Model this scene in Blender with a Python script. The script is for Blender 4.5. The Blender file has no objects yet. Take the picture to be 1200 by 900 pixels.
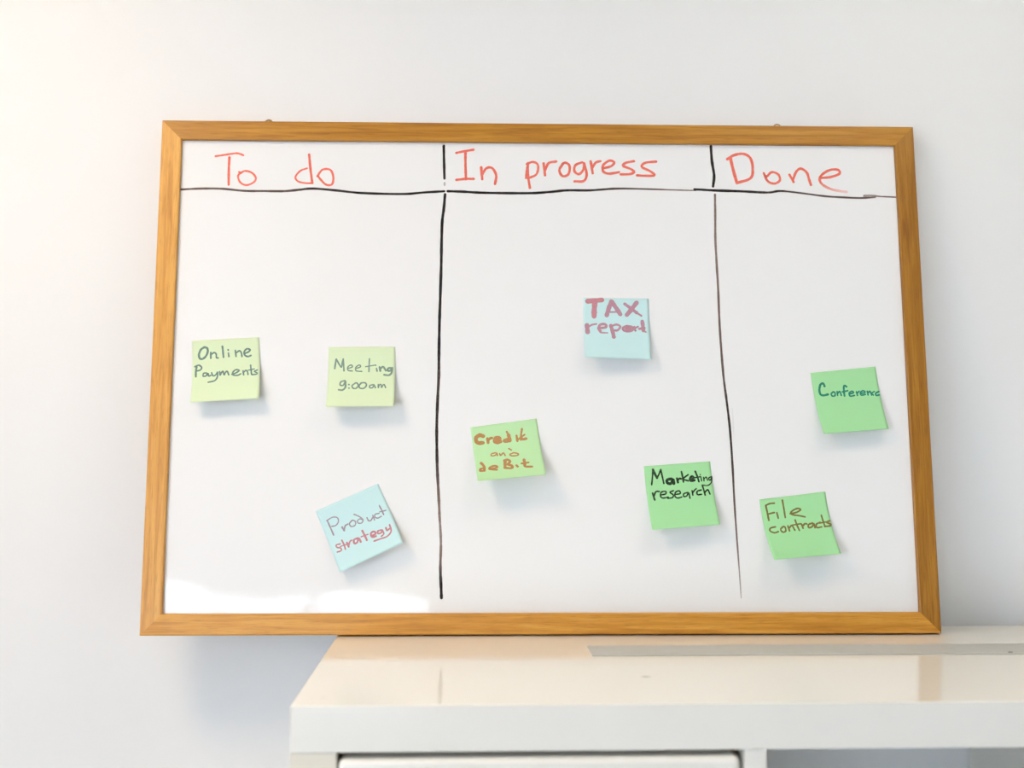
import bpy, bmesh, math, random
from mathutils import Vector, Matrix, Quaternion
random.seed(7)
C = bpy.context.scene.collection
S = bpy.context.scene
TZ = 1.47                      # height of the shelf top above the floor

# ------------------------------------------------------------------ camera, light, exposure
CAM = dict(loc=(0.14599, -1.3772, TZ + 0.21999), yaw=0.03518, pitch=0.04426, roll=0.0015, f=1391.24)
cd = bpy.data.cameras.new('camera'); cam = bpy.data.objects.new('camera', cd); C.objects.link(cam)
S.camera = cam
cy, sy = math.cos(CAM['yaw']), math.sin(CAM['yaw']); cp, sp = math.cos(CAM['pitch']), math.sin(CAM['pitch'])
fw = Vector((sy*cp, cy*cp, sp)); rt = Vector((cy, -sy, 0)); up = rt.cross(fw)
cr, sr = math.cos(CAM['roll']), math.sin(CAM['roll'])
rt, up = cr*rt + sr*up, -sr*rt + cr*up
cam.matrix_world = Matrix(((rt.x, up.x, -fw.x, CAM['loc'][0]), (rt.y, up.y, -fw.y, CAM['loc'][1]),
                           (rt.z, up.z, -fw.z, CAM['loc'][2]), (0, 0, 0, 1)))
cd.sensor_fit = 'HORIZONTAL'; cd.sensor_width = 36.0; cd.lens = CAM['f']*36.0/1200.0
cd.clip_start = 0.02; cd.clip_end = 50
cd.dof.use_dof = True; cd.dof.focus_distance = 1.345; cd.dof.aperture_fstop = 3.6

S.view_settings.view_transform = 'Standard'; S.view_settings.look = 'None'
S.view_settings.gamma = 1.0; S.view_settings.use_curve_mapping = False
S.view_settings.exposure = -0.045

LAMP_POS = (-0.62, -0.75, 2.55); LAMP_R = 0.20; LAMP_W = 9.0; LAMP_COL = (1.0, 0.77, 0.515)
FILL_LAMP_POS = (0.80, -0.62, 2.55); FILL_LAMP_W = 2.7; FILL_LAMP_COL = (1.0, 0.88, 0.66)  # added unseen fill lamp, brightens the shelf top
WIN = dict(x0=-2.02, x1=-0.08, z0=0.50, z1=1.88); WIN_W = 58.0
WIN2 = dict(y0=-4.0, y1=-2.0, z0=0.90, z1=2.50); WIN2_W = 54.0; WIN_COL = (0.715, 0.838, 1.0)
SKY = (0.80, 0.90, 1.0); SKY_K = 0.15
RX0, RX1, RY0, RZ1 = -2.2, 2.6, -4.4, 2.62      # the room; the wall with the board is at WY
WY = 0.0285

w = bpy.data.worlds.new('world'); S.world = w; w.use_nodes = True
bg = w.node_tree.nodes['Background']; bg.inputs[0].default_value = SKY + (1,); bg.inputs[1].default_value = SKY_K
ld = bpy.data.lights.new('window_daylight', 'AREA'); ld.shape = 'RECTANGLE'
ld.size = WIN['x1']-WIN['x0']-.1; ld.size_y = WIN['z1']-WIN['z0']-.1; ld.energy = WIN_W; ld.color = WIN_COL
lo = bpy.data.objects.new('window_daylight', ld); C.objects.link(lo)
lo.location = ((WIN['x0']+WIN['x1'])/2, RY0-.16, (WIN['z0']+WIN['z1'])/2); lo.rotation_euler = (math.radians(90), 0, 0)   # shines towards +y

l2 = ld.copy(); l2.name = 'side_window_daylight'; l2.size = WIN2['y1']-WIN2['y0']-.1; l2.size_y = WIN2['z1']-WIN2['z0']-.1; l2.energy = WIN2_W
lo2 = bpy.data.objects.new('side_window_daylight', l2); C.objects.link(lo2)
lo2.location = (RX0-.16, (WIN2['y0']+WIN2['y1'])/2, (WIN2['z0']+WIN2['z1'])/2); lo2.rotation_euler = (math.radians(90), 0, math.radians(-90))   # towards +x

# ------------------------------------------------------------------ helpers
def link(o, parent=None):
    C.objects.link(o)
    if parent: o.parent = parent
    return o
def thing(name, label, cat, loc=(0, 0, 0), group=None):
    o = link(bpy.data.objects.new(name, None)); o.location = loc; o.empty_display_size = .05
    o['label'] = label; o['category'] = cat
    if group: o['group'] = group
    return o
def obj(name, bm, mats, parent=None, smooth=False, label=None):
    me = bpy.data.meshes.new(name); bm.normal_update(); bm.to_mesh(me); bm.free()
    for m in (mats if isinstance(mats, (list, tuple)) else [mats]): me.materials.append(m)
    if smooth:
        for f in me.polygons: f.use_smooth = True
    o = link(bpy.data.objects.new(name, me), parent)
    if label: o['label'] = label
    return o
def struct(name, bm, m, label=None, parent=None):
    o = obj(name, bm, m, parent)
    if not parent: o['kind'] = 'structure'
    if label: o['label'] = label
    return o
def box(bm, x0, x1, y0, y1, z0, z1, bev=0.0, seg=2):
    r = bmesh.ops.create_cube(bm, size=1.0)
    vs = r['verts']
    for v in vs:
        v.co = Vector((x0+(v.co.x+.5)*(x1-x0), y0+(v.co.y+.5)*(y1-y0), z0+(v.co.z+.5)*(z1-z0)))
    if bev > 0:
        es = list({e for v in vs for e in v.link_edges})
        bmesh.ops.bevel(bm, geom=es, offset=bev, segments=seg, profile=.5, affect='EDGES')
    return bm
def bx(*a, **k):
    return box(bmesh.new(), *a, **k)

def nodes(name):
    m = bpy.data.materials.new(name); m.use_nodes = True
    nt = m.node_tree; b = nt.nodes['Principled BSDF']
    return m, nt, b
def plain(name, col, rough=.5, spec=.5, coat=0.0, bump=0.0, bscale=200.0, var=0.0):
    m, nt, b = nodes(name)
    b.inputs['Base Color'].default_value = col + (1,); b.inputs['Roughness'].default_value = rough
    b.inputs['Specular IOR Level'].default_value = spec; b.inputs['Coat Weight'].default_value = coat
    b.inputs['Coat Roughness'].default_value = .03
    tc = nt.nodes.new('ShaderNodeTexCoord')
    nz = nt.nodes.new('ShaderNodeTexNoise'); nz.inputs['Scale'].default_value = bscale; nz.inputs['Detail'].default_value = 3
    nt.links.new(tc.outputs['Object'], nz.inputs['Vector'])
    if bump > 0:
        bp = nt.nodes.new('ShaderNodeBump'); bp.inputs['Strength'].default_value = bump; bp.inputs['Distance'].default_value = .001
        nt.links.new(nz.outputs['Fac'], bp.inputs['Height']); nt.links.new(bp.outputs['Normal'], b.inputs['Normal'])
    if var > 0:
        mx = nt.nodes.new('ShaderNodeMixRGB'); mx.inputs[1].default_value = col + (1,)
        mx.inputs[2].default_value = tuple(c*(1-var) for c in col) + (1,)
        nt.links.new(nz.outputs['Fac'], mx.inputs[0]); nt.links.new(mx.outputs[0], b.inputs['Base Color'])
    return m
def wood(name, dark, mid, light, off):
    """oak veneer: grain runs along the first UV axis (metres)"""
    m, nt, b = nodes(name); N = nt.nodes; L = nt.links
    uv = N.new('ShaderNodeUVMap'); uv.uv_map = 'grain'
    mp = N.new('ShaderNodeMapping'); mp.inputs['Scale'].default_value = (9, 190, 1); mp.inputs['Location'].default_value = (off, off*3.1, 0)
    L.new(uv.outputs[0], mp.inputs[0])
    n1 = N.new('ShaderNodeTexNoise'); n1.inputs['Scale'].default_value = 1.0; n1.inputs['Detail'].default_value = 5; n1.inputs['Distortion'].default_value = .9
    L.new(mp.outputs[0], n1.inputs['Vector'])
    mp2 = N.new('ShaderNodeMapping'); mp2.inputs['Scale'].default_value = (55, 900, 1); L.new(uv.outputs[0], mp2.inputs[0])
    n2 = N.new('ShaderNodeTexNoise'); n2.inputs['Scale'].default_value = 1.0; n2.inputs['Detail'].default_value = 2
    L.new(mp2.outputs[0], n2.inputs['Vector'])
    cr_ = N.new('ShaderNodeValToRGB'); e = cr_.color_ramp.elements
    e[0].position = .30; e[0].color = dark + (1,); e[1].position = .72; e[1].color = light + (1,)
    k = cr_.color_ramp.elements.new(.5); k.color = mid + (1,)
    L.new(n1.outputs['Fac'], cr_.inputs[0])
    fr = N.new('ShaderNodeValToRGB'); fr.color_ramp.elements[0].position = .30; fr.color_ramp.elements[1].position = .46
    fr.color_ramp.elements[0].color = (.62, .58, .55, 1); fr.color_ramp.elements[1].color = (1, 1, 1, 1)
    L.new(n2.outputs['Fac'], fr.inputs[0])
    mx = N.new('ShaderNodeMixRGB'); mx.blend_type = 'MULTIPLY'; mx.inputs[0].default_value = .5
    L.new(cr_.outputs[0], mx.inputs[1]); L.new(fr.outputs[0], mx.inputs[2]); L.new(mx.outputs[0], b.inputs['Base Color'])
    b.inputs['Roughness'].default_value = .38; b.inputs['Specular IOR Level'].default_value = .45
    bp = N.new('ShaderNodeBump'); bp.inputs['Strength'].default_value = .12; bp.inputs['Distance'].default_value = .0006
    L.new(n2.outputs['Fac'], bp.inputs['Height']); L.new(bp.outputs[0], b.inputs['Normal'])
    return m
def ink(name, col, under, rough=.45, fade=None):
    """marker ink; the 'ink_amount' attribute says how much ink the stroke left"""
    m, nt, b = nodes(name); N = nt.nodes; L = nt.links
    at = N.new('ShaderNodeAttribute'); at.attribute_name = 'ink_amount'
    tc = N.new('ShaderNodeTexCoord'); nz = N.new('ShaderNodeTexNoise'); nz.inputs['Scale'].default_value = 420; nz.inputs['Detail'].default_value = 2
    L.new(tc.outputs['Object'], nz.inputs['Vector'])
    mr = N.new('ShaderNodeMapRange'); mr.inputs[1].default_value = .3; mr.inputs[2].default_value = .7; mr.inputs[3].default_value = .9; mr.inputs[4].default_value = 1.0
    L.new(nz.outputs['Fac'], mr.inputs[0])
    mu = N.new('ShaderNodeMath'); mu.operation = 'MULTIPLY'; L.new(at.outputs['Fac'], mu.inputs[0]); L.new(mr.outputs[0], mu.inputs[1])
    mx = N.new('ShaderNodeMixRGB'); mx.inputs[1].default_value = under + (1,); mx.inputs[2].default_value = col + (1,)
    L.new(mu.outputs[0], mx.inputs[0]); L.new(mx.outputs[0], b.inputs['Base Color']); b.inputs['Specular IOR Level'].default_value = .2
    if fade:                                         # thin ink dries brownish before it vanishes
        rp = N.new('ShaderNodeValToRGB'); e = rp.color_ramp.elements
        e[0].position = 0; e[0].color = under + (1,); e[1].position = .95; e[1].color = col + (1,)
        for p_, c_ in ((.3, tuple(.45*u_ + .55*f_ for u_, f_ in zip(under, fade))), (.6, fade)):
            k = rp.color_ramp.elements.new(p_); k.color = c_ + (1,)
        L.new(mu.outputs[0], rp.inputs[0]); L.new(rp.outputs[0], b.inputs['Base Color'])
    b.inputs['Roughness'].default_value = rough
    return m

# ------------------------------------------------------------------ materials
M_wall = plain('white_wall_paint', (.86, .86, .85), .75, .3, bump=.08, bscale=260)
M_ceil = plain('ceiling_paint', (.88, .88, .87), .85, .2, bump=.05)
M_trim = plain('white_trim_paint', (.82, .82, .80), .4)
M_floor, nt, b = nodes('oak_floor')
tc = nt.nodes.new('ShaderNodeTexCoord'); br = nt.nodes.new('ShaderNodeTexBrick')
br.inputs['Color1'].default_value = (.42, .30, .19, 1); br.inputs['Color2'].default_value = (.36, .25, .15, 1); br.inputs['Mortar'].default_value = (.18, .12, .08, 1)
br.inputs['Scale'].default_value = 1.0; br.inputs['Brick Width'].default_value = 1.1; br.inputs['Row Height'].default_value = .14; br.inputs['Mortar Size'].default_value = .002
nt.links.new(tc.outputs['Object'], br.inputs['Vector']); nt.links.new(br.outputs['Color'], b.inputs['Base Color']); b.inputs['Roughness'].default_value = .4
BOARD_COL = (.88, .88, .875)
M_board = plain('glossy_white_board', BOARD_COL, .055, .5)
M_back = plain('brown_hardboard', (.22, .14, .08), .8, bump=.2)
M_brass = plain('brass', (.45, .30, .10), .35); M_brass.node_tree.nodes['Principled BSDF'].inputs['Metallic'].default_value = .9
M_wood = [wood('oak_top_rail_shaded', (.37, .145, .010), (.48, .205, .016), (.58, .28, .032), 0.3),  # light falloff put into the oak tones: left and bottom lit, right and top shaded
          wood('oak_bottom_rail_lit', (.54, .225, .020), (.68, .31, .036), (.77, .395, .062), 1.7),
          wood('oak_left_stile_lit', (.56, .245, .042), (.71, .345, .066), (.80, .43, .10), 2.9),
          wood('oak_right_stile_shaded', (.27, .102, .007), (.37, .155, .013), (.47, .22, .026), 4.4)]
M_paper = {k: plain('paper_' + k, c, .8, .15, bump=.05, bscale=900) for k, c in dict(
    pale_green=(.80, .93, .63), mid_green=(.60, .90, .50), green=(.45, .85, .43), blue=(.66, .91, .92)).items()}
for m in M_paper.values():                                            # thin paper lets a little light through
    nt = m.node_tree; b = nt.nodes['Principled BSDF']; out = nt.nodes['Material Output']
    tr = nt.nodes.new('ShaderNodeBsdfTranslucent'); tr.inputs[0].default_value = b.inputs['Base Color'].default_value
    mx = nt.nodes.new('ShaderNodeMixShader'); mx.inputs[0].default_value = .12
    nt.links.new(b.outputs[0], mx.inputs[1]); nt.links.new(tr.outputs[0], mx.inputs[2]); nt.links.new(mx.outputs[0], out.inputs['Surface'])
M_lacquer, nt, b = nodes('white_lacquer')                             # glossy shelf finish with a few specks of dust on the top
b.inputs['Roughness'].default_value = .10; b.inputs['Specular IOR Level'].default_value = .34
LAC = (.93, .90, .82)
tc = nt.nodes.new('ShaderNodeTexCoord'); prev = None
for (sx, sy_, sr_, k) in ((.308, -.2817, .0060, .5), (.0133, -.3624, .003, .12), (.0233, -.3627, .0035, .14), (.316, -.279, .002, .12)):
    d = nt.nodes.new('ShaderNodeVectorMath'); d.operation = 'DISTANCE'; d.inputs[1].default_value = (sx, sy_, 0)
    nt.links.new(tc.outputs['Object'], d.inputs[0])
    mr = nt.nodes.new('ShaderNodeMapRange'); mr.inputs[1].default_value = sr_*.3; mr.inputs[2].default_value = sr_; mr.inputs[3].default_value = k; mr.inputs[4].default_value = 0
    nt.links.new(d.outputs['Value'], mr.inputs[0])
    if prev is None: prev = mr.outputs[0]
    else:
        a = nt.nodes.new('ShaderNodeMath'); a.operation = 'MAXIMUM'; nt.links.new(prev, a.inputs[0]); nt.links.new(mr.outputs[0], a.inputs[1]); prev = a.outputs[0]
mx = nt.nodes.new('ShaderNodeMixRGB'); mx.inputs[1].default_value = LAC + (1,); mx.inputs[2].default_value = (.3, .28, .26, 1)
nt.links.new(prev, mx.inputs[0]); nt.links.new(mx.outputs[0], b.inputs['Base Color'])
M_side = plain('cream_lacquer', (.87, .81, .67), .12)
M_strip = plain('matte_grey_strip', (.60, .60, .565), .5, .3, var=.12, bscale=60)
M_mark = plain('dark_mark', (.10, .09, .11), .6)
M_metal = plain('white_metal', (.8, .8, .8), .35)
M_glass, nt, b = nodes('window_glass')
b.inputs['Base Color'].default_value = (1, 1, 1, 1); b.inputs['Roughness'].default_value = 0; b.inputs['Transmission Weight'].default_value = 1; b.inputs['IOR'].default_value = 1.01

# ------------------------------------------------------------------ the room
T = .12
struct('wall_back', bx(RX0-T, RX1+T, WY, WY+T, 0, RZ1), M_wall)
bm = bmesh.new()
box(bm, RX0-T, RX0, RY0, WIN2['y0'], 0, RZ1); box(bm, RX0-T, RX0, WIN2['y1'], WY, 0, RZ1)
box(bm, RX0-T, RX0, WIN2['y0'], WIN2['y1'], 0, WIN2['z0']); box(bm, RX0-T, RX0, WIN2['y0'], WIN2['y1'], WIN2['z1'], RZ1)
struct('wall_left', bm, M_wall)
struct('wall_right', bx(RX1, RX1+T, RY0, WY, 0, RZ1), M_wall)
bm = bmesh.new()
box(bm, RX0-T, WIN['x0'], RY0-T, RY0, 0, RZ1); box(bm, WIN['x1'], RX1+T, RY0-T, RY0, 0, RZ1)
box(bm, WIN['x0'], WIN['x1'], RY0-T, RY0, 0, WIN['z0']); box(bm, WIN['x0'], WIN['x1'], RY0-T, RY0, WIN['z1'], RZ1)
struct('wall_front', bm, M_wall)
struct('floor', bx(RX0-T, RX1+T, RY0-T, WY+T, -.1, 0), M_floor)
struct('ceiling', bx(RX0-T, RX1+T, RY0-T, WY+T, RZ1, RZ1+.1), M_ceil)
struct('baseboard_back', bx(RX0, RX1, WY-.014, WY, 0, .07, bev=.003), M_trim)
bm = bmesh.new(); x0, x1, z0, z1 = WIN['x0'], WIN['x1'], WIN['z0'], WIN['z1']; fwid = .055
box(bm, x0, x1, RY0-.09, RY0-.03, z0, z0+fwid); box(bm, x0, x1, RY0-.09, RY0-.03, z1-fwid, z1)
for xc in (x0, -1.23, -.66, x1-fwid):
    box(bm, xc, xc+fwid, RY0-.089, RY0-.031, z0, z1)
wf = struct('window_1', bm, M_trim)
struct('window_pane', bx(x0+.02, x1-.02, RY0-.064, RY0-.058, z0+.02, z1-.02), M_glass, parent=wf)
bm = bmesh.new(); y0, y1, z0, z1 = WIN2['y0'], WIN2['y1'], WIN2['z0'], WIN2['z1']
box(bm, RX0-.09, RX0-.03, y0, y1, z0, z0+fwid); box(bm, RX0-.09, RX0-.03, y0, y1, z1-fwid, z1)
for q in range(3):
    yc = y0 + (y1-y0-fwid)*q/2
    box(bm, RX0-.089, RX0-.031, yc, yc+fwid, z0, z1)
wf = struct('window_2', bm, M_trim)
struct('window_pane', bx(RX0-.064, RX0-.058, y0+.02, y1-.02, z0+.02, z1-.02), M_glass, parent=wf)

def ceiling_lamp(label, pos, power, col):
    t = thing('ceiling_lamp', label, 'lamp', (pos[0], pos[1], RZ1), 'ceiling lamps along the board wall')
    M_glow, nt, b = nodes('lamp_diffuser_glow')
    b.inputs['Base Color'].default_value = (.9, .9, .88, 1); b.inputs['Emission Color'].default_value = col + (1,); b.inputs['Emission Strength'].default_value = power*.5
    bm = bmesh.new(); bmesh.ops.create_cone(bm, cap_ends=True, segments=48, radius1=LAMP_R+.015, radius2=LAMP_R+.015, depth=.028, matrix=Matrix.Translation((0, 0, -.014)))
    obj('lamp_base', bm, M_metal, t)
    bm = bmesh.new(); bmesh.ops.create_uvsphere(bm, u_segments=48, v_segments=16, radius=1.0)
    for v in list(bm.verts):
        if v.co.z > .01: bm.verts.remove(v)
    for v in bm.verts: v.co = Vector((v.co.x*LAMP_R, v.co.y*LAMP_R, -.028 + v.co.z*.030))
    obj('lamp_diffuser', bm, M_glow, t, True)
    l = bpy.data.lights.new('lamp_light', 'AREA'); l.shape = 'DISK'; l.size = LAMP_R*2; l.energy = power; l.color = col
    o = link(bpy.data.objects.new('lamp_light', l), t); o.location = (0, 0, -.062)
    return t
ceiling_lamp('round flat ceiling lamp above and to the left of the whiteboard', LAMP_POS, LAMP_W, LAMP_COL)
ceiling_lamp('added round fill lamp, out of view above and to the right of the whiteboard', FILL_LAMP_POS, FILL_LAMP_W, FILL_LAMP_COL)

# handwriting, in millimetres
NOTE_INK = {
 'online': [
  (3.1, [(14.0,8.0),(9.8,10.5),(7.4,15.8),(8.0,20.5),(11.1,21.7),(15.1,18.7),(17.4,13.1),(16.5,9.2),(13.2,8.2)]),
  (2.62, [(20.7,14.7),(20.6,21.5)]),
  (2.38, [(20.7,17.4),(24.5,15.0),(26.7,16.9),(27.1,21.0),(29.1,21.6)]),
  (2.74, [(34.0,8.2),(34.5,14.6),(35.0,21.1)]),
  (2.38, [(40.6,16.5),(41.1,20.8)]),
  (2.38, [(40.2,12.5),(40.6,13.2)]),
  (2.38, [(48.5,13.9),(49.2,21.1)]),
  (2.38, [(49.2,17.0),(53.2,14.6),(55.2,17.1),(55.9,21.5)]),
  (2.62, [(58.3,18.2),(62.8,16.7),(65.2,14.3),(61.7,12.8),(58.6,16.0),(59.2,20.1),(62.7,21.9),(66.0,20.8)]),
  (2.74, [(4.8,30.4),(4.0,36.0),(4.1,42.7)]),
  (2.38, [(2.7,30.5),(7.1,28.9),(10.3,31.6),(8.9,34.8),(4.5,35.8)]),
  (2.38, [(16.0,38.9),(12.9,39.1),(12.3,42.3),(15.2,42.6),(17.6,39.4),(18.4,42.7),(20.8,42.2)]),
  (2.26, [(21.8,38.9),(23.1,42.6),(25.8,42.3),(28.4,38.6)]),
  (2.38, [(28.4,38.6),(28.3,44.6),(25.4,49.0),(18.3,50.6)]),
  (2.26, [(30.7,38.1),(31.4,42.6),(32.7,39.6),(34.5,37.9),(35.9,42.5),(37.1,39.9),(39.2,38.2),(41.1,42.8)]),
  (2.38, [(44.6,42.4),(49.2,40.8),(52.7,38.1),(48.8,37.0),(45.5,40.4),(46.4,43.4),(51.1,43.9),(54.5,42.4)]),
  (2.26, [(57.1,38.7),(57.9,43.9)]),
  (2.14, [(57.9,40.7),(60.4,38.3),(62.1,40.3),(62.8,43.8)]),
  (2.38, [(65.6,32.5),(66.2,38.6),(67.0,43.8),(70.1,44.0)]),
  (1.79, [(62.9,38.4),(69.8,37.3)]),
  (2.14, [(73.3,38.8),(70.0,40.2),(72.8,42.3),(72.4,43.9),(68.9,44.0)]),
 ],
 'meeting': [
  (2.62, [(7.4,25.2),(8.1,18.8),(8.8,14.1)]),
  (2.38, [(9.0,14.1),(11.9,19.4),(14.9,23.5),(15.8,18.2),(16.8,13.9)]),
  (2.26, [(16.8,13.9),(17.4,21.3),(17.9,28.2)]),
  (2.02, [(22.2,25.3),(27.2,23.4),(25.9,21.1),(22.4,23.2),(22.5,27.3),(27.5,28.4)]),
  (1.91, [(31.7,25.4),(36.6,23.2),(34.9,21.2),(31.2,24.1),(31.8,28.1),(38.2,28.9)]),
  (2.14, [(46.6,13.9),(46.3,21.5),(46.2,29.3)]),
  (1.79, [(42.3,23.2),(52.6,21.6)]),
  (2.38, [(54.8,25.3),(55.5,28.8)]),
  (2.14, [(53.4,21.3),(53.9,21.9)]),
  (3.1, [(58.2,23.8),(59.2,28.5)]),
  (2.86, [(59.4,25.6),(62.1,23.4),(63.9,25.4),(65.4,28.2)]),
  (2.98, [(71.3,24.9),(68.1,25.4),(67.5,28.2),(70.5,28.2),(72.7,24.8)]),
  (2.98, [(72.7,24.8),(71.7,31.1),(68.8,33.8),(63.5,33.2)]),
  (2.38, [(19.4,40.1),(15.0,41.7),(14.2,45.4),(17.6,46.2),(20.0,41.1)]),
  (2.86, [(20.0,41.1),(20.3,48.4),(17.2,52.3),(12.9,51.9)]),
  (2.38, [(23.9,44.9),(24.3,45.5)]),
  (2.38, [(24.1,49.6),(24.6,50.0)]),
  (2.38, [(31.3,43.4),(27.9,46.5),(29.0,49.9),(32.3,50.2),(34.7,46.5),(33.0,43.3),(31.1,43.4)]),
  (2.38, [(37.9,43.2),(35.5,47.2),(37.3,50.2),(41.5,50.0),(43.9,45.9),(41.9,43.0),(37.7,43.3)]),
  (2.14, [(52.4,45.5),(47.9,46.6),(48.0,49.6),(51.1,49.4),(52.6,46.0),(54.2,49.8)]),
  (2.14, [(57.3,45.4),(57.5,49.9),(58.1,46.7),(60.3,45.4),(61.2,49.5),(62.2,46.8),(63.9,45.6),(65.7,49.6)]),
 ],
 'product': [
  (2.34, [(7.9,15.4),(8.1,23.3),(8.3,32.8)]),
  (1.95, [(7.3,14.8),(14.6,13.9),(19.3,16.5),(18.7,21.2),(14.4,23.8),(9.9,22.9)]),
  (2.86, [(20.2,28.4),(20.9,33.1)]),
  (2.34, [(20.9,33.1),(23.9,28.7),(27.5,28.0)]),
  (1.95, [(32.2,26.5),(29.1,28.5),(29.9,32.2),(34.2,32.5),(36.2,29.2),(34.2,26.3),(31.6,26.6)]),
  (1.82, [(37.7,20.6),(41.5,24.6),(44.6,30.0),(42.2,33.2),(38.5,31.9),(38.6,29.1),(41.8,28.1),(44.8,30.8)]),
  (2.08, [(49.6,30.2),(50.1,34.1),(52.5,34.9),(55.9,32.4)]),
  (1.95, [(56.6,30.3),(56.4,36.2)]),
  (1.95, [(63.9,31.3),(59.5,30.5),(58.0,33.3),(60.4,35.7),(64.9,35.5)]),
  (2.21, [(67.5,23.2),(67.9,29.3),(68.0,34.7)]),
  (1.95, [(64.9,30.1),(72.1,31.4)]),
  (2.34, [(11.4,45.2),(7.0,44.6),(6.8,47.3),(10.3,50.1),(9.6,52.9),(5.1,52.5)]),
  (2.6, [(14.6,42.1),(15.0,48.3),(14.6,53.3)]),
  (1.82, [(10.3,48.1),(17.6,48.8)]),
  (3.38, [(18.8,47.2),(19.0,52.3)]),
  (2.6, [(19.2,51.3),(22.3,47.4),(24.7,46.9)]),
  (3.12, [(31.4,47.4),(27.2,47.6),(26.2,51.6),(29.5,51.7),(32.6,48.0),(33.3,53.2)]),
  (3.25, [(39.4,41.6),(39.9,47.8),(40.2,54.2)]),
  (2.08, [(35.7,47.7),(43.8,48.4)]),
  (3.12, [(46.5,52.0),(51.9,51.4),(50.9,48.2),(47.1,48.8),(47.0,53.4),(51.3,54.3)]),
  (2.86, [(59.2,50.2),(55.2,49.8),(54.5,52.5),(57.8,53.1),(60.3,51.0)]),
  (2.47, [(60.3,51.0),(60.1,55.6),(56.6,57.2)]),
  (2.86, [(64.8,50.0),(64.8,53.5),(68.2,52.8)]),
  (2.6, [(69.8,48.5),(68.7,56.3),(62.6,60.2),(55.4,59.6),(47.2,58.8)]),
 ],
 'credit': [
  (4.53, [(13.2,11.9),(9.4,10.3),(5.4,12.1),(4.4,15.7),(6.6,18.9),(11.8,19.4)]),
  (3.33, [(17.5,15.3),(17.6,20.2)]),
  (2.86, [(18.3,17.5),(20.9,15.3),(22.8,15.3)]),
  (4.05, [(25.7,18.6),(31.0,18.6),(30.2,15.8),(26.3,16.2),(25.3,19.8),(28.2,21.4),(31.9,20.7)]),
  (2.38, [(40.2,10.4),(41.8,14.6)]),
  (4.29, [(41.8,14.6),(42.3,21.1)]),
  (3.57, [(42.3,21.4),(36.9,21.3),(36.3,20.1),(41.4,18.8)]),
  (2.62, [(50.6,16.4),(50.7,22.8)]),
  (2.38, [(57.8,9.5),(55.9,15.9),(54.7,21.9)]),
  (2.02, [(51.2,21.4),(55.8,18.6),(59.9,16.4)]),
  (3.1, [(55.7,19.5),(56.8,21.4),(61.1,21.3)]),
  (1.67, [(24.7,33.4),(19.8,34.1),(19.5,36.7),(23.6,36.5),(25.7,34.4),(26.1,37.4)]),
  (1.67, [(28.7,35.1),(29.6,37.7),(33.0,34.9),(34.6,38.7)]),
  (1.91, [(39.8,30.4),(42.4,32.6)]),
  (1.79, [(44.7,36.4),(40.2,37.9),(42.0,40.1),(47.9,40.4),(49.4,38.6),(45.2,36.5)]),
  (3.22, [(6.5,44.3),(9.2,49.8),(8.9,56.9)]),
  (3.1, [(8.7,56.8),(4.6,56.1),(5.3,53.2),(9.2,52.5)]),
  (2.86, [(15.2,55.2),(23.2,53.9),(22.0,51.1),(16.7,51.9),(15.2,55.2),(22.8,57.6)]),
  (3.57, [(33.5,45.7),(32.2,56.1)]),
  (3.33, [(32.2,56.1),(39.3,57.7),(40.2,54.2),(35.8,51.5)]),
  (3.1, [(35.8,51.5),(38.7,47.7),(36.9,44.7),(32.7,44.9)]),
  (2.86, [(45.3,54.2),(46.5,56.6)]),
  (3.22, [(54.7,47.2),(55.0,52.6),(54.8,57.6),(62.1,59.2)]),
  (2.62, [(51.3,52.5),(59.1,52.2)]),
 ],
 'tax': [
  (5.48, [(4.8,3.8),(21.7,2.2)]),
  (5.95, [(13.5,4.5),(12.6,14.1),(12.3,21.6)]),
  (5.0, [(26.9,20.5),(29.5,12.1),(32.6,3.8)]),
  (5.0, [(32.6,3.8),(38.3,12.1),(42.7,19.1)]),
  (1.91, [(27.6,16.5),(38.2,16.3)]),
  (3.57, [(48.0,6.7),(56.6,13.2),(62.0,17.3)]),
  (2.38, [(62.0,17.3),(67.1,20.8)]),
  (5.0, [(61.9,5.1),(56.0,12.8),(50.2,19.8)]),
  (5.24, [(3.8,32.5),(4.3,41.7)]),
  (2.14, [(5.4,34.7),(9.7,32.1),(14.7,31.1)]),
  (3.1, [(16.9,36.3),(25.4,35.0),(24.8,31.4),(19.0,32.0),(16.9,37.2)]),
  (3.33, [(16.9,36.3),(19.4,41.1)]),
  (1.67, [(19.4,41.9),(27.3,42.1)]),
  (4.29, [(31.3,32.9),(33.2,40.7),(34.3,47.6)]),
  (2.62, [(32.0,33.6),(38.1,31.6),(42.1,34.1),(39.0,38.6),(33.2,38.9)]),
  (3.1, [(50.3,33.4),(45.4,35.6),(47.2,39.2),(54.4,39.2),(57.2,35.9),(53.7,34.0),(50.0,33.6)]),
  (2.86, [(48.7,36.6),(53.6,36.6)]),
  (2.38, [(58.5,34.2),(59.5,39.1)]),
  (2.14, [(59.1,35.9),(62.8,33.9)]),
  (4.29, [(67.9,27.5),(68.4,33.2),(68.7,38.8)]),
  (2.14, [(68.6,39.3),(71.5,40.5)]),
  (2.62, [(63.8,36.7),(70.3,35.4)]),
 ],
 'marketing': [
  (2.14, [(6.9,21.6),(8.6,13.2),(10.0,4.4)]),
  (3.1, [(10.0,4.4),(11.9,9.9),(13.8,14.3)]),
  (2.14, [(13.8,14.3),(16.7,9.6),(18.9,5.1)]),
  (2.14, [(18.9,5.1),(19.9,13.4),(20.8,21.2)]),
  (3.81, [(30.2,16.7),(25.6,17.1),(24.7,20.6),(28.8,21.8),(31.9,17.5),(32.1,22.3)]),
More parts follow.
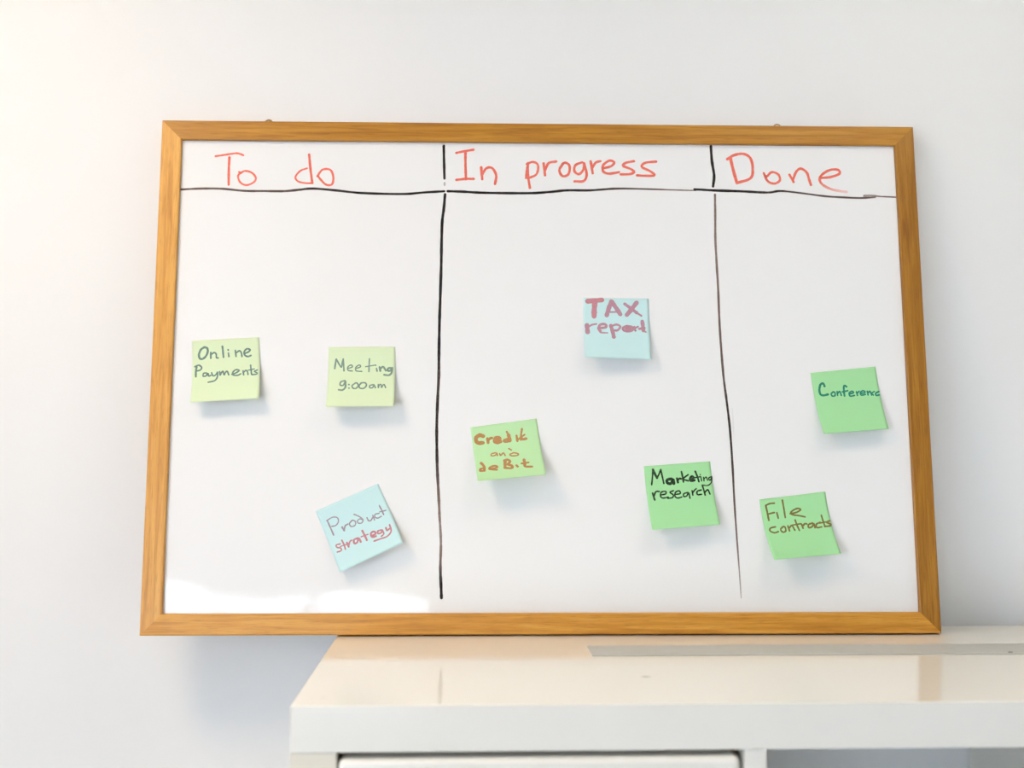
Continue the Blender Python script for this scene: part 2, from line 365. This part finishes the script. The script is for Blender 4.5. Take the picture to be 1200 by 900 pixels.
  (2.86, [(36.2,16.4),(36.9,21.3)]),
  (2.62, [(36.8,18.9),(38.9,16.9),(41.0,17.4)]),
  (2.38, [(42.1,9.3),(42.9,15.7),(43.2,21.1)]),
  (2.14, [(49.3,13.3),(43.4,17.6),(48.9,20.3)]),
  (2.86, [(50.8,19.0),(55.2,17.4),(53.6,15.4),(51.0,17.6),(51.5,20.6),(56.1,20.1)]),
  (2.38, [(57.8,10.0),(59.5,15.8),(60.7,22.1)]),
  (1.79, [(55.3,17.4),(63.3,16.6)]),
  (1.67, [(63.5,17.3),(63.9,21.6)]),
  (1.43, [(62.9,13.9),(63.3,14.4)]),
  (1.55, [(66.5,17.5),(66.6,21.8)]),
  (1.55, [(66.9,19.4),(69.5,17.5),(70.8,21.4)]),
  (1.67, [(75.8,17.3),(72.3,18.9),(73.4,21.6),(76.0,18.2)]),
  (1.55, [(76.0,18.2),(74.6,24.1),(70.1,27.2),(63.8,26.2)]),
  (2.38, [(6.8,31.2),(7.5,35.3),(8.2,39.4)]),
  (2.14, [(7.8,35.3),(10.5,30.1),(14.6,29.9)]),
  (1.91, [(15.7,34.1),(21.3,33.3),(21.6,30.4),(16.8,31.0),(15.3,35.3),(17.6,37.9),(23.8,37.2)]),
  (1.91, [(30.7,30.2),(26.4,31.9),(29.8,35.2),(28.2,38.3),(22.9,38.6)]),
  (1.91, [(31.7,34.9),(37.8,34.1),(37.0,30.9),(32.8,32.3),(31.5,36.6),(34.0,39.2),(39.1,38.4)]),
  (1.91, [(46.6,33.6),(42.0,34.7),(41.3,37.8),(44.6,37.6),(47.5,34.2),(48.0,40.6)]),
  (1.91, [(51.6,31.8),(51.8,37.2)]),
  (1.91, [(52.0,34.5),(54.0,32.0),(56.6,30.0)]),
  (2.14, [(62.1,31.9),(57.4,33.1),(57.1,36.9),(61.8,37.0)]),
  (2.14, [(64.0,26.7),(65.1,33.1),(65.6,38.3)]),
  (2.02, [(65.4,35.3),(69.4,32.2),(71.3,37.5)]),
 ],
 'conference': [
  (3.1, [(13.8,17.1),(12.7,13.8),(9.5,14.5),(7.2,20.4),(7.5,26.0),(10.9,27.6),(16.2,26.9)]),
  (2.26, [(22.9,24.5),(19.9,26.7),(20.8,29.4),(23.8,29.1),(24.3,25.6),(22.5,24.4)]),
  (2.26, [(27.2,24.6),(26.9,29.2)]),
  (2.26, [(27.4,26.9),(30.2,24.9),(31.2,29.8)]),
  (2.62, [(39.1,20.1),(36.4,18.6),(35.1,24.4),(34.7,30.7)]),
  (2.38, [(33.0,25.7),(39.5,24.9)]),
  (2.26, [(40.4,29.0),(45.7,28.0),(44.2,26.0),(40.6,28.1),(41.4,31.6),(46.3,31.2)]),
  (2.26, [(49.3,27.1),(49.7,31.6)]),
  (2.14, [(49.7,29.1),(52.6,26.8)]),
  (2.26, [(53.7,29.8),(59.0,28.8),(57.5,26.7),(54.0,28.2),(54.1,31.6),(59.1,31.2)]),
  (2.14, [(61.9,27.7),(62.0,32.4)]),
  (2.14, [(62.5,29.9),(65.0,28.1),(66.1,32.8)]),
  (2.02, [(70.0,28.9),(66.5,30.7),(68.0,33.0)]),
  (2.38, [(75.3,29.4),(71.1,31.2),(71.5,33.8),(74.8,33.4)]),
 ],
 'file': [
  (2.47, [(6.2,7.4),(6.7,15.8),(6.8,24.5)]),
  (2.34, [(6.2,7.4),(10.9,6.0),(16.3,6.0)]),
  (2.34, [(6.5,17.4),(14.6,16.5)]),
  (2.34, [(17.4,17.1),(17.8,23.4)]),
  (2.34, [(25.9,3.7),(26.1,13.6),(25.8,23.6)]),
  (2.34, [(32.2,20.0),(39.5,19.3),(44.7,16.8),(41.1,15.1),(34.0,17.8),(34.0,21.0),(41.3,23.3),(48.2,25.6)]),
  (2.34, [(12.6,32.9),(6.7,33.7),(5.7,37.0),(10.0,39.7),(14.7,38.8)]),
  (2.34, [(21.6,33.5),(17.8,36.4),(19.3,40.1),(22.9,39.1),(23.2,34.7),(21.3,33.6)]),
  (2.34, [(26.7,33.5),(27.2,39.7)]),
  (2.34, [(27.4,36.4),(31.3,33.6),(33.3,39.6)]),
  (2.34, [(36.3,27.7),(37.1,34.1),(38.3,40.5)]),
  (2.08, [(32.4,33.2),(41.9,32.8)]),
  (2.47, [(42.4,33.4),(43.0,38.4)]),
  (2.34, [(43.0,36.2),(46.3,33.3),(48.4,34.1)]),
  (2.47, [(55.1,33.6),(50.1,35.0),(49.8,38.7),(53.9,37.5),(56.2,34.6),(56.6,39.5)]),
  (2.34, [(63.7,33.9),(59.1,35.5),(58.7,39.5),(64.2,39.4)]),
  (2.34, [(66.8,26.0),(67.4,33.1),(68.1,39.6)]),
  (1.95, [(62.2,34.8),(73.4,34.0)]),
  (2.6, [(74.8,33.4),(70.9,35.0),(74.9,37.4),(73.6,39.3),(67.6,39.3)]),
 ],
}
BOARD_INK = {
 'todo': [
  (2.38, [(62.3,548.5),(73.9,550.4),(86.0,552.3),(91.2,551.4),(94.7,549.8)]),
  (2.89, [(78.5,547.5),(78.4,530.8),(78.8,514.1)]),
  (2.38, [(91.9,529.1),(89.3,524.0),(92.4,516.8),(99.4,513.7),(107.6,517.2),(110.0,522.7),(105.1,528.8),(97.1,530.9),(91.3,527.6)]),
  (2.04, [(90.2,529.8),(91.6,528.0),(93.7,529.8)]),
  (2.89, [(171.2,551.5),(173.0,535.1),(175.7,516.6)]),
  (2.21, [(169.2,534.7),(161.3,531.4),(155.9,524.1),(158.8,519.0),(166.8,516.7),(175.7,516.6)]),
  (2.55, [(181.4,525.0),(187.0,533.0),(196.0,533.1),(199.8,525.3),(198.8,515.7),(192.0,514.9),(185.5,521.0),(181.9,525.7)]),
 ],
 'inprogress': [
  (2.99, [(343.4,554.9),(352.4,556.9),(363.6,559.0)]),
  (2.99, [(354.1,556.9),(354.2,540.1),(354.9,522.8)]),
  (2.99, [(343.6,521.9),(353.8,523.2),(364.0,523.3)]),
  (2.99, [(372.7,537.7),(373.9,522.9)]),
  (2.99, [(373.2,527.8),(378.7,536.3),(385.6,536.6),(390.3,527.9),(388.9,517.3)]),
  (2.99, [(427.5,543.1),(427.7,528.2),(429.8,512.7)]),
  (2.3, [(426.5,538.1),(425.1,524.5)]),
  (2.76, [(426.1,541.8),(433.5,544.6),(439.4,540.7),(437.5,529.5),(427.5,524.5)]),
  (2.99, [(446.1,543.2),(447.7,528.3)]),
  (2.99, [(447.8,534.5),(452.1,543.3),(461.0,545.3)]),
  (2.99, [(469.3,543.4),(464.5,534.7),(468.5,527.5),(475.2,530.0),(476.7,539.7),(472.4,543.9),(468.1,542.4)]),
  (2.99, [(491.6,544.6),(483.6,541.0),(482.4,533.6),(487.8,530.1),(493.1,536.1),(493.7,543.6)]),
  (2.99, [(493.7,543.6),(496.7,529.9),(493.0,521.7),(482.2,521.2)]),
  (2.99, [(501.6,546.1),(503.8,531.2)]),
  (2.99, [(503.4,538.2),(507.6,544.4),(513.1,546.2)]),
  (2.99, [(515.9,537.3),(525.5,540.1),(529.4,544.8),(523.7,546.8),(516.4,541.3),(516.3,533.8),(523.0,530.9),(535.0,532.9)]),
  (2.99, [(552.9,546.5),(543.3,544.4),(539.9,540.7),(549.4,536.5),(552.7,532.8),(546.9,530.5),(536.8,530.2)]),
  (2.99, [(579.1,546.2),(566.3,544.6),(561.9,539.6),(572.1,534.2),(576.6,529.3),(566.0,528.7),(556.0,529.1)]),
 ],
 'done': [
  (3.71, [(667.2,551.8),(670.4,536.0),(674.1,520.7)]),
  (3.27, [(663.5,549.8),(671.9,554.9),(682.9,556.6),(691.0,551.5),(693.4,539.7),(690.7,526.9),(674.1,520.7)]),
  (2.84, [(706.4,533.1),(710.8,523.3),(718.7,520.3),(725.2,524.3),(723.7,531.4),(716.0,534.4),(709.9,528.9),(707.7,530.3)]),
  (2.84, [(736.9,531.5),(741.6,522.3)]),
  (3.06, [(740.8,525.4),(745.3,535.3),(750.9,538.9),(757.6,534.2),(760.0,526.0),(762.0,518.9)]),
  (3.06, [(773.8,527.5,1),(786.5,529.0,1),(796.7,533.3,1),(794.4,538.0,1),(783.4,536.8,1),(773.4,528.9,1),(774.5,520.9,0.9),(784.7,514.4,0.7),(796.0,511.8,0.5),(804.2,510.7,0.4)]),
 ],
 'line': [
  (2.81, [(21.9,507.8,0.75,0.9),(48.9,509.2,0.8,0.9),(72.6,509.0,0.8,0.9),(96.4,506.8,0.85,0.9),(120.1,506.7,0.85,0.9),(143.8,506.8,0.85),(159.6,508.4,0.9),(176.4,510.1,0.95),(203.2,508.1,0.95),(233.1,505.2,1),(280.8,504.3,1),(303.6,506.2,1),(329.5,508.0,1)]),
  (3.01, [(333.5,508.1),(353.4,507.6),(368.4,506.7),(398.4,506.3),(431.4,506.5),(453.4,508.1),(473.5,510.2),(500.6,510.4,0.95,0.9),(533.8,512.8,0.9,0.8),(579.0,512.2,0.8,0.6),(604.2,511.5,0.7,0.5),(625.4,511.2,0.7,0.5)]),
  (3.1, [(623.4,512.7,1,0.8),(646.6,511.4),(677.9,510.6),(710.2,509.3,0.95,0.9),(725.5,511.3,0.95,0.85),(750.7,508.8,0.85,0.7),(777.0,505.4,0.85,0.75),(796.2,504.2,0.85,0.75),(819.5,503.4,0.85,0.75),(837.9,504.5,0.7,0.6)]),
  (2.33, [(824.7,506.0,0.5,1.2),(833.9,506.5,0.5,1),(844.0,505.5,0.7,0.7),(862.3,504.7,0.8,0.7)]),
  (3.01, [(328.6,563.7),(329.1,543.3),(329.7,523.5,0.95)]),
  (2.13, [(329.8,518.3,0.4),(329.9,515.2,0.3)]),
  (3.3, [(330.5,504.3),(329.1,486.2),(327.4,471.8),(326.8,445.2),(326.6,419.7),(325.7,379.2),(325.0,349.1),(324.7,314.3),(324.7,289.5,0.9),(323.5,260.0,0.95),(322.8,230.7,0.95),(323.1,206.5,0.95),(323.7,184.3,0.9),(324.6,167.9,0.8),(326.0,144.0,0.65,0.9),(326.6,130.6,0.6,0.85),(328.0,110.7,0.55,0.85),(328.4,96.5,0.6,0.85),(328.0,77.7,0.75,0.9),(328.1,67.3,0.9),(329.0,49.5,1),(329.4,39.8,1)]),
  (3.3, [(644.5,565.8),(645.2,547.7),(647.3,529.9),(645.7,516.3)]),
  (2.62, [(647.7,506.4,0.6),(647.2,477.8,0.6),(646.6,452.0,0.6),(647.3,421.2,0.6),(648.2,390.7,0.65),(648.5,355.3,0.7),(649.4,327.1,0.75),(651.3,290.2,0.8),(654.0,262.5,0.9),(656.9,229.1,0.95),(658.6,187.2,0.9,0.95),(659.4,148.5,0.8,0.85),(660.8,110.2,0.7,0.75),(662.6,69.3,0.5,0.6),(663.8,39.2,0.3,0.5)]),
  (1.46, [(660.3,252.7,0.08),(661.0,231.1,0.1),(661.0,219.3,0.03)]),
 ],
}

# ------------------------------------------------------------------ the shelf unit
DEP = .392; PT = .038; DV = .019; CW = .335; SW = 2*PT + 4*CW + 3*DV; CH = (TZ - 2*PT - 3*DV)/4
def shelf_unit():
    t = thing('cube_shelf', 'glossy white cube shelf unit carrying the leaning whiteboard', 'shelf', (0, 0, TZ))
    obj('top_panel', bx(0, SW, -DEP, 0, -PT, 0, bev=.0007), M_lacquer, t)
    obj('bottom_panel', bx(0, SW, -DEP, 0, -TZ+.001, -TZ+PT, bev=.0012), M_lacquer, t)
    for x in (0, SW-PT):
        obj('side_panel', bx(x, x+PT, -DEP+.0006, 0, -TZ+PT, -PT, bev=.0008), M_side, t, label='side panel with a creamier front edge')
    for i in range(3):
        x = PT + CW + i*(CW+DV)
        obj('divider', bx(x, x+DV, -DEP+.0006, 0, -TZ+PT, -PT, bev=.0008), M_lacquer, t)
    for i in range(4):
        x = PT + i*(CW+DV)
        for j in range(1, 4):
            z = -PT - j*CH - (j-1)*DV
            obj('shelf_board', bx(x, x+CW, -DEP+.0012, 0, z-DV, z, bev=.0008), M_lacquer, t)
    # the door insert of the top left cell: a box behind a round-edged front
    x0, x1, z1, z0 = PT, PT+CW, -PT, -PT-CH
    bm = bmesh.new(); q = .004
    box(bm, x0+.0005, x0+q, -DEP+.022, -.01, z0+.001, z1-.0005); box(bm, x1-q, x1-.0005, -DEP+.022, -.01, z0+.001, z1-.0005)
    box(bm, x0+q, x1-q, -DEP+.022, -.01, z0+.001, z0+q); box(bm, x0+q, x1-q, -DEP+.022, -.01, z1-q, z1-.0005)
    box(bm, x0+q, x1-q, -.014, -.01, z0+q, z1-q)
    obj('door_insert', bm, M_back, t, label='brown fibreboard box behind the door, darkened to shade its gap')  # shade of the door gap is put into the box's dark brown
    bm = bmesh.new()
    def rr(xa, xb, za, zb, r, y, n=6):
        vs = []
        for cx_, cz_, a0 in ((xb-r, zb-r, 0), (xa+r, zb-r, 90), (xa+r, za+r, 180), (xb-r, za+r, 270)):
            for k in range(n+1):
                a = math.radians(a0 + 90*k/n); vs.append(bm.verts.new((cx_+r*math.cos(a), y, cz_+r*math.sin(a))))
        return vs
    xa, xb, za, zb = x0+.0012, x1-.0032, z0+.003, z1-.0050
    rings = []; R_ = .0055
    rings.append(rr(xa, xb, za, zb, .006, -DEP+.018))
    for k in range(6):
        a = math.radians(90*k/5); ins_ = R_*(1-math.cos(a))
        rings.append(rr(xa+ins_, xb-ins_, za+ins_, zb-ins_, max(.006-ins_, .0006), -DEP-.001+R_*(1-math.sin(a))))
    for a_, b_ in zip(rings[:-1], rings[1:]):
        for k in range(len(a_)):
            bm.faces.new((a_[k], a_[(k+1) % len(a_)], b_[(k+1) % len(a_)], b_[k]))
    bm.faces.new(rings[-1]); bm.faces.new(list(reversed(rings[0])))
    bmesh.ops.recalc_face_normals(bm, faces=bm.faces)
    obj('door', bm, M_lacquer, t, label='round-edged white door closing the top left cell')
    return t
shelf_unit()

# the flat grey strip lying along the shelf top
st = thing('flat_strip', 'long flat grey strip lying along the white shelf top in front of the whiteboard', 'strip', (.2692, -.152, TZ))
obj('strip_body', bx(0, 1.10, -.0285, .0285, 0, .0011, bev=.0003), M_strip, st)
bm = bmesh.new(); bmesh.ops.create_uvsphere(bm, u_segments=12, v_segments=6, radius=1)
for v in bm.verts: v.co = Vector((.4280+v.co.x*.0028, -.0225+v.co.y*.0022, .0011+v.co.z*.0006))
obj('dark_speck', bm, M_mark, st, True, label='small dark speck')

# ------------------------------------------------------------------ the whiteboard
BX, BG, LEAN, BW, BH, PSI, Z0 = -0.21466, 0.05587, 0.10894, 0.88614, 0.59034, -0.00754, 0.0020
FWID, FDEP, REC = .0233, .018, .005
eu = Vector((math.cos(PSI), math.sin(PSI), 0)); ev = Vector((0, math.sin(LEAN), math.cos(LEAN)))
en = eu.cross(ev)                                    # towards the room
if en.y > 0: en = -en
en.normalize()
BROOT = Vector((BX, -BG, TZ+Z0))
def warp(u, v):
    """the thin sheet is not quite flat along its lower edge and in its lower left corner"""
    a, c = max(v-FWID, 0), max(u-FWID, 0)
    return (-.0006*math.exp(-a/.020)*(1.0 + .5*math.sin(u*30+.9))*math.exp(-c/.9)
            - .0010*math.exp(-(c/.035)**2)*math.exp(-a/.050))
def sheet(u, v, n=0.0):                              # board frame: metres from the lower left corner, n above the writing surface
    return eu*u + ev*v + en*(n - REC + warp(u, v))

board = thing('whiteboard', 'oak framed whiteboard with three handwritten columns leaning against the wall', 'whiteboard', BROOT)
def member(name, L0, L1, mat, fn, label=None):
    """mitred rail: fn(l, w, n) -> point, l along, w from the outer edge inwards"""
    b_ = .0014
    prof = [(0, -FDEP), (0, -b_), (b_*.3, -b_*.3), (b_, 0), (FWID-b_, 0), (FWID-b_*.3, -b_*.3), (FWID, -b_), (FWID, -FDEP)]
    bm = bmesh.new(); uvl = bm.loops.layers.uv.new('grain'); NS = 24; rows = []; info = {}
    for i in range(NS+1):
        row = []
        for (wv, n) in prof:
            a = L0 + wv; b2 = L1 - wv; l = a + (b2-a)*i/NS
            v = bm.verts.new(fn(l, wv, n)); row.append(v); info[v] = (l, wv - n)
        rows.append(row)
    K = len(prof)
    for r0, r1 in zip(rows[:-1], rows[1:]):
        for k in range(K):
            bm.faces.new((r0[k], r0[(k+1) % K], r1[(k+1) % K], r1[k]))
    bm.faces.new(rows[0]); bm.faces.new(list(reversed(rows[-1])))
    bmesh.ops.recalc_face_normals(bm, faces=bm.faces)
    for f in bm.faces:
        for lp in f.loops: lp[uvl].uv = info[lp.vert]
    return obj(name, bm, mat, board)
P = lambda u, v, n: eu*u + ev*v + en*n
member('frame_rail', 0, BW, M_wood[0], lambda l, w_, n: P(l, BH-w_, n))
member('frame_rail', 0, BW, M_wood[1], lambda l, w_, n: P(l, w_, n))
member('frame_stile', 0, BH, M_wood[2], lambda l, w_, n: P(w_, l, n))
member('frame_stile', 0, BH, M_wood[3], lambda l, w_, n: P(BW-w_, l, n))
# writing surface
bm = bmesh.new(); NU, NV = 180, 140; g = []; m_ = FWID-.004
for j in range(NV+1):
    tt = (j/NV)**1.6; v_ = m_ + (BH-2*m_)*tt
    g.append([bm.verts.new(sheet(m_ + (BW-2*m_)*(i/NU)**1.3, v_)) for i in range(NU+1)])
for j in range(NV):
    for i in range(NU): bm.faces.new((g[j][i], g[j][i+1], g[j+1][i+1], g[j+1][i]))
bmesh.ops.recalc_face_normals(bm, faces=bm.faces)
if sum((f.normal.dot(en) for f in bm.faces)) < 0: bmesh.ops.reverse_faces(bm, faces=bm.faces)
obj('writing_surface', bm, M_board, board, True)
bm = bmesh.new(); r = bmesh.ops.create_cube(bm, size=1)
for v in bm.verts: v.co = P(.012+(v.co.x+.5)*(BW-.024), .012+(v.co.z+.5)*(BH-.024), -.0125 + v.co.y*.005)
obj('backing_panel', bm, M_back, board)
for u_ in (.1205, .7282):                            # little ring hangers screwed to the back, just showing over the top edge
    bm = bmesh.new()
    NR, NT = 16, 6
    vs = []
    for i in range(NR):
        a = 2*math.pi*i/NR; ring = []
        for j in range(NT):
            c = 2*math.pi*j/NT; rr_ = .0042 + .0008*math.cos(c)
            ring.append(bm.verts.new(P(u_ + rr_*math.cos(a), BH+.0046 + rr_*math.sin(a), -FDEP-.001 + .0008*math.sin(c))))
        vs.append(ring)
    for i in range(NR):
        for j in range(NT): bm.faces.new((vs[i][j], vs[(i+1) % NR][j], vs[(i+1) % NR][(j+1) % NT], vs[i][(j+1) % NT]))
    bmesh.ops.recalc_face_normals(bm, faces=bm.faces)
    obj('hanger_ring', bm, M_brass, board, True)

# ------------------------------------------------------------------ strokes
def smooth_path(pts, n):
    """Catmull-Rom through tuples of any length"""
    if len(pts) == 2:
        return [tuple(a+(b_-a)*k/n for a, b_ in zip(*pts)) for k in range(n+1)]
    out = []
    ext = [tuple(2*a-b_ for a, b_ in zip(pts[0], pts[1]))] + list(pts) + [tuple(2*a-b_ for a, b_ in zip(pts[-1], pts[-2]))]
    for i in range(1, len(ext)-2):
        p0, p1, p2, p3 = ext[i-1:i+3]
        for k in range(n):
            t = k/n
            out.append(tuple(.5*(2*b_ + (c-a)*t + (2*a-5*b_+4*c-d)*t*t + (3*b_-a-3*c+d)*t**3) for a, b_, c, d in zip(p0, p1, p2, p3)))
    out.append(tuple(pts[-1])); return out
def add_stroke(bm, lay, width, pts, place, lift, n=6, dens=1.0, mi=0):
    """a flat ribbon of ink with round ends; pts in mm (x, y[, density[, width factor]])"""
    full = [(p[0], p[1], (p[2] if len(p) > 2 else 1.0), (p[3] if len(p) > 3 else 1.0)) for p in pts]
    path = smooth_path(full, n); h = width/2
    tang = []
    for i in range(len(path)):
        a = path[max(i-1, 0)]; b_ = path[min(i+1, len(path)-1)]
        dx, dy = b_[0]-a[0], b_[1]-a[1]; l = math.hypot(dx, dy) or 1; tang.append((dx/l, dy/l))
    ph = random.uniform(0, 6); rows = []
    def vert(x, y, d):
        v = bm.verts.new(place(x/1000, y/1000, lift)); v[lay] = max(0, min(1, d*dens)); return v
    for i, (p, t) in enumerate(zip(path, tang)):
        hw = h*p[3]*(1 + .07*math.sin(i*.9+ph) + .05*math.sin(i*2.3+2*ph))
        rows.append((vert(p[0]-t[1]*hw, p[1]+t[0]*hw, p[2]), vert(p[0], p[1], p[2]), vert(p[0]+t[1]*hw, p[1]-t[0]*hw, p[2])))
    def face(*vs):
        f = bm.faces.new(vs); f.material_index = mi; f.normal_update(); return f
    for a, b_ in zip(rows[:-1], rows[1:]):
        face(a[0], a[1], b_[1], b_[0]); face(a[1], a[2], b_[2], b_[1])
    for end, sgn in ((0, -1), (-1, 1)):
        p, t, r_ = path[end], tang[end], rows[end]; hw = h*p[3]*.95; prev = r_[0]
        for k in range(1, 5):
            a = math.pi*k/5
            ox, oy = -t[1]*math.cos(a) + sgn*t[0]*math.sin(a), t[0]*math.cos(a) + sgn*t[1]*math.sin(a)
            v = vert(p[0]+ox*hw, p[1]+oy*hw, p[2]); face(prev, r_[1], v); prev = v
        face(prev, r_[1], r_[2])
def strokes_obj(name, strokes, place, mats, parent, label, base=.00012, dens=1.0, mis=None):
    bm = bmesh.new(); lay = bm.verts.layers.float.new('ink_amount')
    for i, (w_, pts) in enumerate(strokes):
        add_stroke(bm, lay, w_, pts, place, base + i*.000006, dens=dens, mi=(mis[i] if mis else 0))
    return obj(name, bm, mats, parent, label=label)

I_red = ink('red_marker', (.84, .115, .060), BOARD_COL); I_black = ink('black_marker', (.012, .009, .010), BOARD_COL, fade=(.22, .15, .125))
bplace = lambda x, y, l: sheet(x, y, l)
for key, i0, i1, word in (('todo', 0, 4, 'To'), ('todo', 4, 8, 'do'), ('inprogress', 0, 5, 'In'), ('inprogress', 5, 19, 'progress'), ('done', 0, 9, 'Done')):
    strokes_obj('heading_word', BOARD_INK[key][i0:i1], bplace, I_red, board, 'red handwritten word %s in the heading row' % word, dens=.96)
Ln = BOARD_INK['line']
strokes_obj('drawn_line', Ln[0:4], bplace, I_black, board, 'black horizontal line under the headings')
strokes_obj('drawn_line', Ln[4:7], bplace, I_black, board, 'black vertical line between To do and In progress')
strokes_obj('drawn_line', Ln[7:], bplace, I_black, board, 'fading vertical line between In progress and Done')

# ------------------------------------------------------------------ the sticky notes
SZ, FL = .076, .010
INK_COL = dict(slate=(.085, .19, .18), mauve=(.30, .16, .23), red=(.56, .105, .15), orange=(.49, .17, .04), rose=(.46, .12, .20),
               black=(.008, .020, .008), teal=(.006, .24, .165), brown=(.21, .125, .02))
def curl(phi, s):
    if s <= FL: return s, 0.0
    k = phi/(SZ-FL); t = s-FL
    return FL + math.sin(k*t)/k, (1-math.cos(k*t))/k
def note(key, fit, paper, label, mis_inks, dens):
    u0, v0, th, pl, pr = fit; c, s_ = math.cos(th), math.sin(th)
    org = sheet(u0, v0)
    t = thing('sticky_note', label, 'sticky note', BROOT + org, 'square sticky notes on the whiteboard')
    def place(a, s, lift):
        def raw(a, s):
            L = curl(pl, s); R_ = curl(pr, s); w_ = a/SZ
            l = L[0]*(1-w_) + R_[0]*w_; d = L[1]*(1-w_) + R_[1]*w_
            uu, vv = u0 + a*c + l*s_, v0 + a*s_ - l*c
            return sheet(uu, vv, d + .0004) - org
        p = raw(a, s); e = 1e-4
        n = (raw(a+e, s)-p).cross(raw(a, s+e)-p).normalized()
        if n.dot(en) < 0: n = -n
        return p + n*lift
    bm = bmesh.new(); N_ = 26; fr = []; bk = []
    for j in range(N_+1):
        fr.append([bm.verts.new(place(SZ*i/N_, SZ*j/N_, 0)) for i in range(N_+1)])
        bk.append([bm.verts.new(place(SZ*i/N_, SZ*j/N_, -.00025)) for i in range(N_+1)])
    for j in range(N_):
        for i in range(N_):
            bm.faces.new((fr[j][i], fr[j+1][i], fr[j+1][i+1], fr[j][i+1])); bm.faces.new((bk[j][i], bk[j][i+1], bk[j+1][i+1], bk[j+1][i]))
    for i in range(N_):
        bm.faces.new((fr[0][i], fr[0][i+1], bk[0][i+1], bk[0][i])); bm.faces.new((fr[N_][i+1], fr[N_][i], bk[N_][i], bk[N_][i+1]))
        bm.faces.new((fr[i+1][0], fr[i][0], bk[i][0], bk[i+1][0])); bm.faces.new((fr[i][N_], fr[i+1][N_], bk[i+1][N_], bk[i][N_]))
    bmesh.ops.recalc_face_normals(bm, faces=bm.faces)
    for f in bm.faces: f.smooth = True
    o = obj('paper', bm, M_paper[paper], t)
    names = []
    for q in mis_inks:
        if q not in names: names.append(q)
    pc = tuple(M_paper[paper].node_tree.nodes['Principled BSDF'].inputs['Base Color'].default_value)[:3]
    mats = [ink('ink_%s' % q, INK_COL[q], pc, .7) for q in names]
    strokes_obj('handwriting', [(w_*WF.get(key, .82), p_) for w_, p_ in NOTE_INK[key]], place, mats, t, None, base=.00010, dens=dens, mis=[names.index(q) for q in mis_inks])
    return t
WF = dict(tax=1.03, credit=.98, marketing=.86, product=.72, online=.78, meeting=.76)
FIT = {'online': (0.0438, 0.3288, 0.0619, 0.51, 0.5051), 'meeting': (0.1988, 0.3222, 0.0106, 0.6472, 0.6438), 'product': (0.1882, 0.1356, 0.4192, 0.4314, 0.5535), 'credit': (0.3609, 0.2302, 0.1349, 1.0901, 0.9539), 'tax': (0.4909, 0.381, -0.0018, 0.5584, 0.4176), 'marketing': (0.5574, 0.1862, 0.0753, 0.5874, 0.5926), 'conference': (0.7523, 0.294, 0.1007, 0.5472, 0.4014), 'file': (0.6879, 0.1486, 0.1192, 0.8722, 0.7116)}
INKS = {'online': ['slate', 'slate', 'slate', 'slate', 'slate', 'slate', 'slate', 'slate', 'slate', 'slate', 'slate', 'slate', 'slate', 'slate', 'slate', 'slate', 'slate', 'slate', 'slate', 'slate', 'slate'], 'meeting': ['slate', 'slate', 'slate', 'slate', 'slate', 'slate', 'slate', 'slate', 'slate', 'slate', 'slate', 'slate', 'slate', 'slate', 'slate', 'slate', 'slate', 'slate', 'slate', 'slate', 'slate'], 'product': ['mauve', 'mauve', 'mauve', 'mauve', 'mauve', 'mauve', 'mauve', 'mauve', 'mauve', 'mauve', 'mauve', 'red', 'red', 'red', 'red', 'red', 'red', 'red', 'red', 'red', 'red', 'red', 'red', 'red'], 'credit': ['orange', 'orange', 'orange', 'orange', 'orange', 'orange', 'orange', 'orange', 'orange', 'orange', 'orange', 'orange', 'orange', 'orange', 'orange', 'orange', 'orange', 'orange', 'orange', 'orange', 'orange', 'orange', 'orange', 'orange'], 'tax': ['red', 'red', 'rose', 'rose', 'rose', 'rose', 'rose', 'rose', 'rose', 'rose', 'rose', 'rose', 'rose', 'rose', 'rose', 'rose', 'rose', 'rose', 'rose', 'rose', 'rose', 'rose'], 'marketing': ['black', 'black', 'black', 'black', 'black', 'black', 'black', 'black', 'black', 'black', 'black', 'black', 'black', 'black', 'black', 'black', 'black', 'black', 'black', 'black', 'black', 'black', 'black', 'black', 'black', 'black', 'black', 'black', 'black'], 'conference': ['teal', 'teal', 'teal', 'teal', 'teal', 'teal', 'teal', 'teal', 'teal', 'teal', 'teal', 'teal', 'teal', 'teal'], 'file': ['brown', 'brown', 'brown', 'brown', 'brown', 'brown', 'brown', 'brown', 'brown', 'brown', 'brown', 'brown', 'brown', 'brown', 'brown', 'brown', 'brown', 'brown', 'brown']}
for key, paper, dens, label in (
    ('online', 'pale_green', .92, 'pale green sticky note reading Online Payments, nearest the left frame'),
    ('meeting', 'pale_green', .84, 'pale green sticky note reading Meeting 9:00am, right of Online Payments'),
    ('product', 'blue', .86, 'tilted pale blue sticky note reading Product strategy, below Meeting'),
    ('credit', 'mid_green', .92, 'curled green sticky note reading Credit and debit in orange-brown'),
    ('tax', 'blue', .86, 'pale blue sticky note reading TAX report in thick reddish letters'),
    ('marketing', 'green', 1.0, 'green sticky note reading Marketing research in black'),
    ('conference', 'green', 1.0, 'green sticky note reading Conference in teal, highest in the Done column'),
    ('file', 'green', .95, 'green sticky note reading File contracts in brown, low in the Done column')):
    note(key, FIT[key], paper, label, INKS[key], dens)
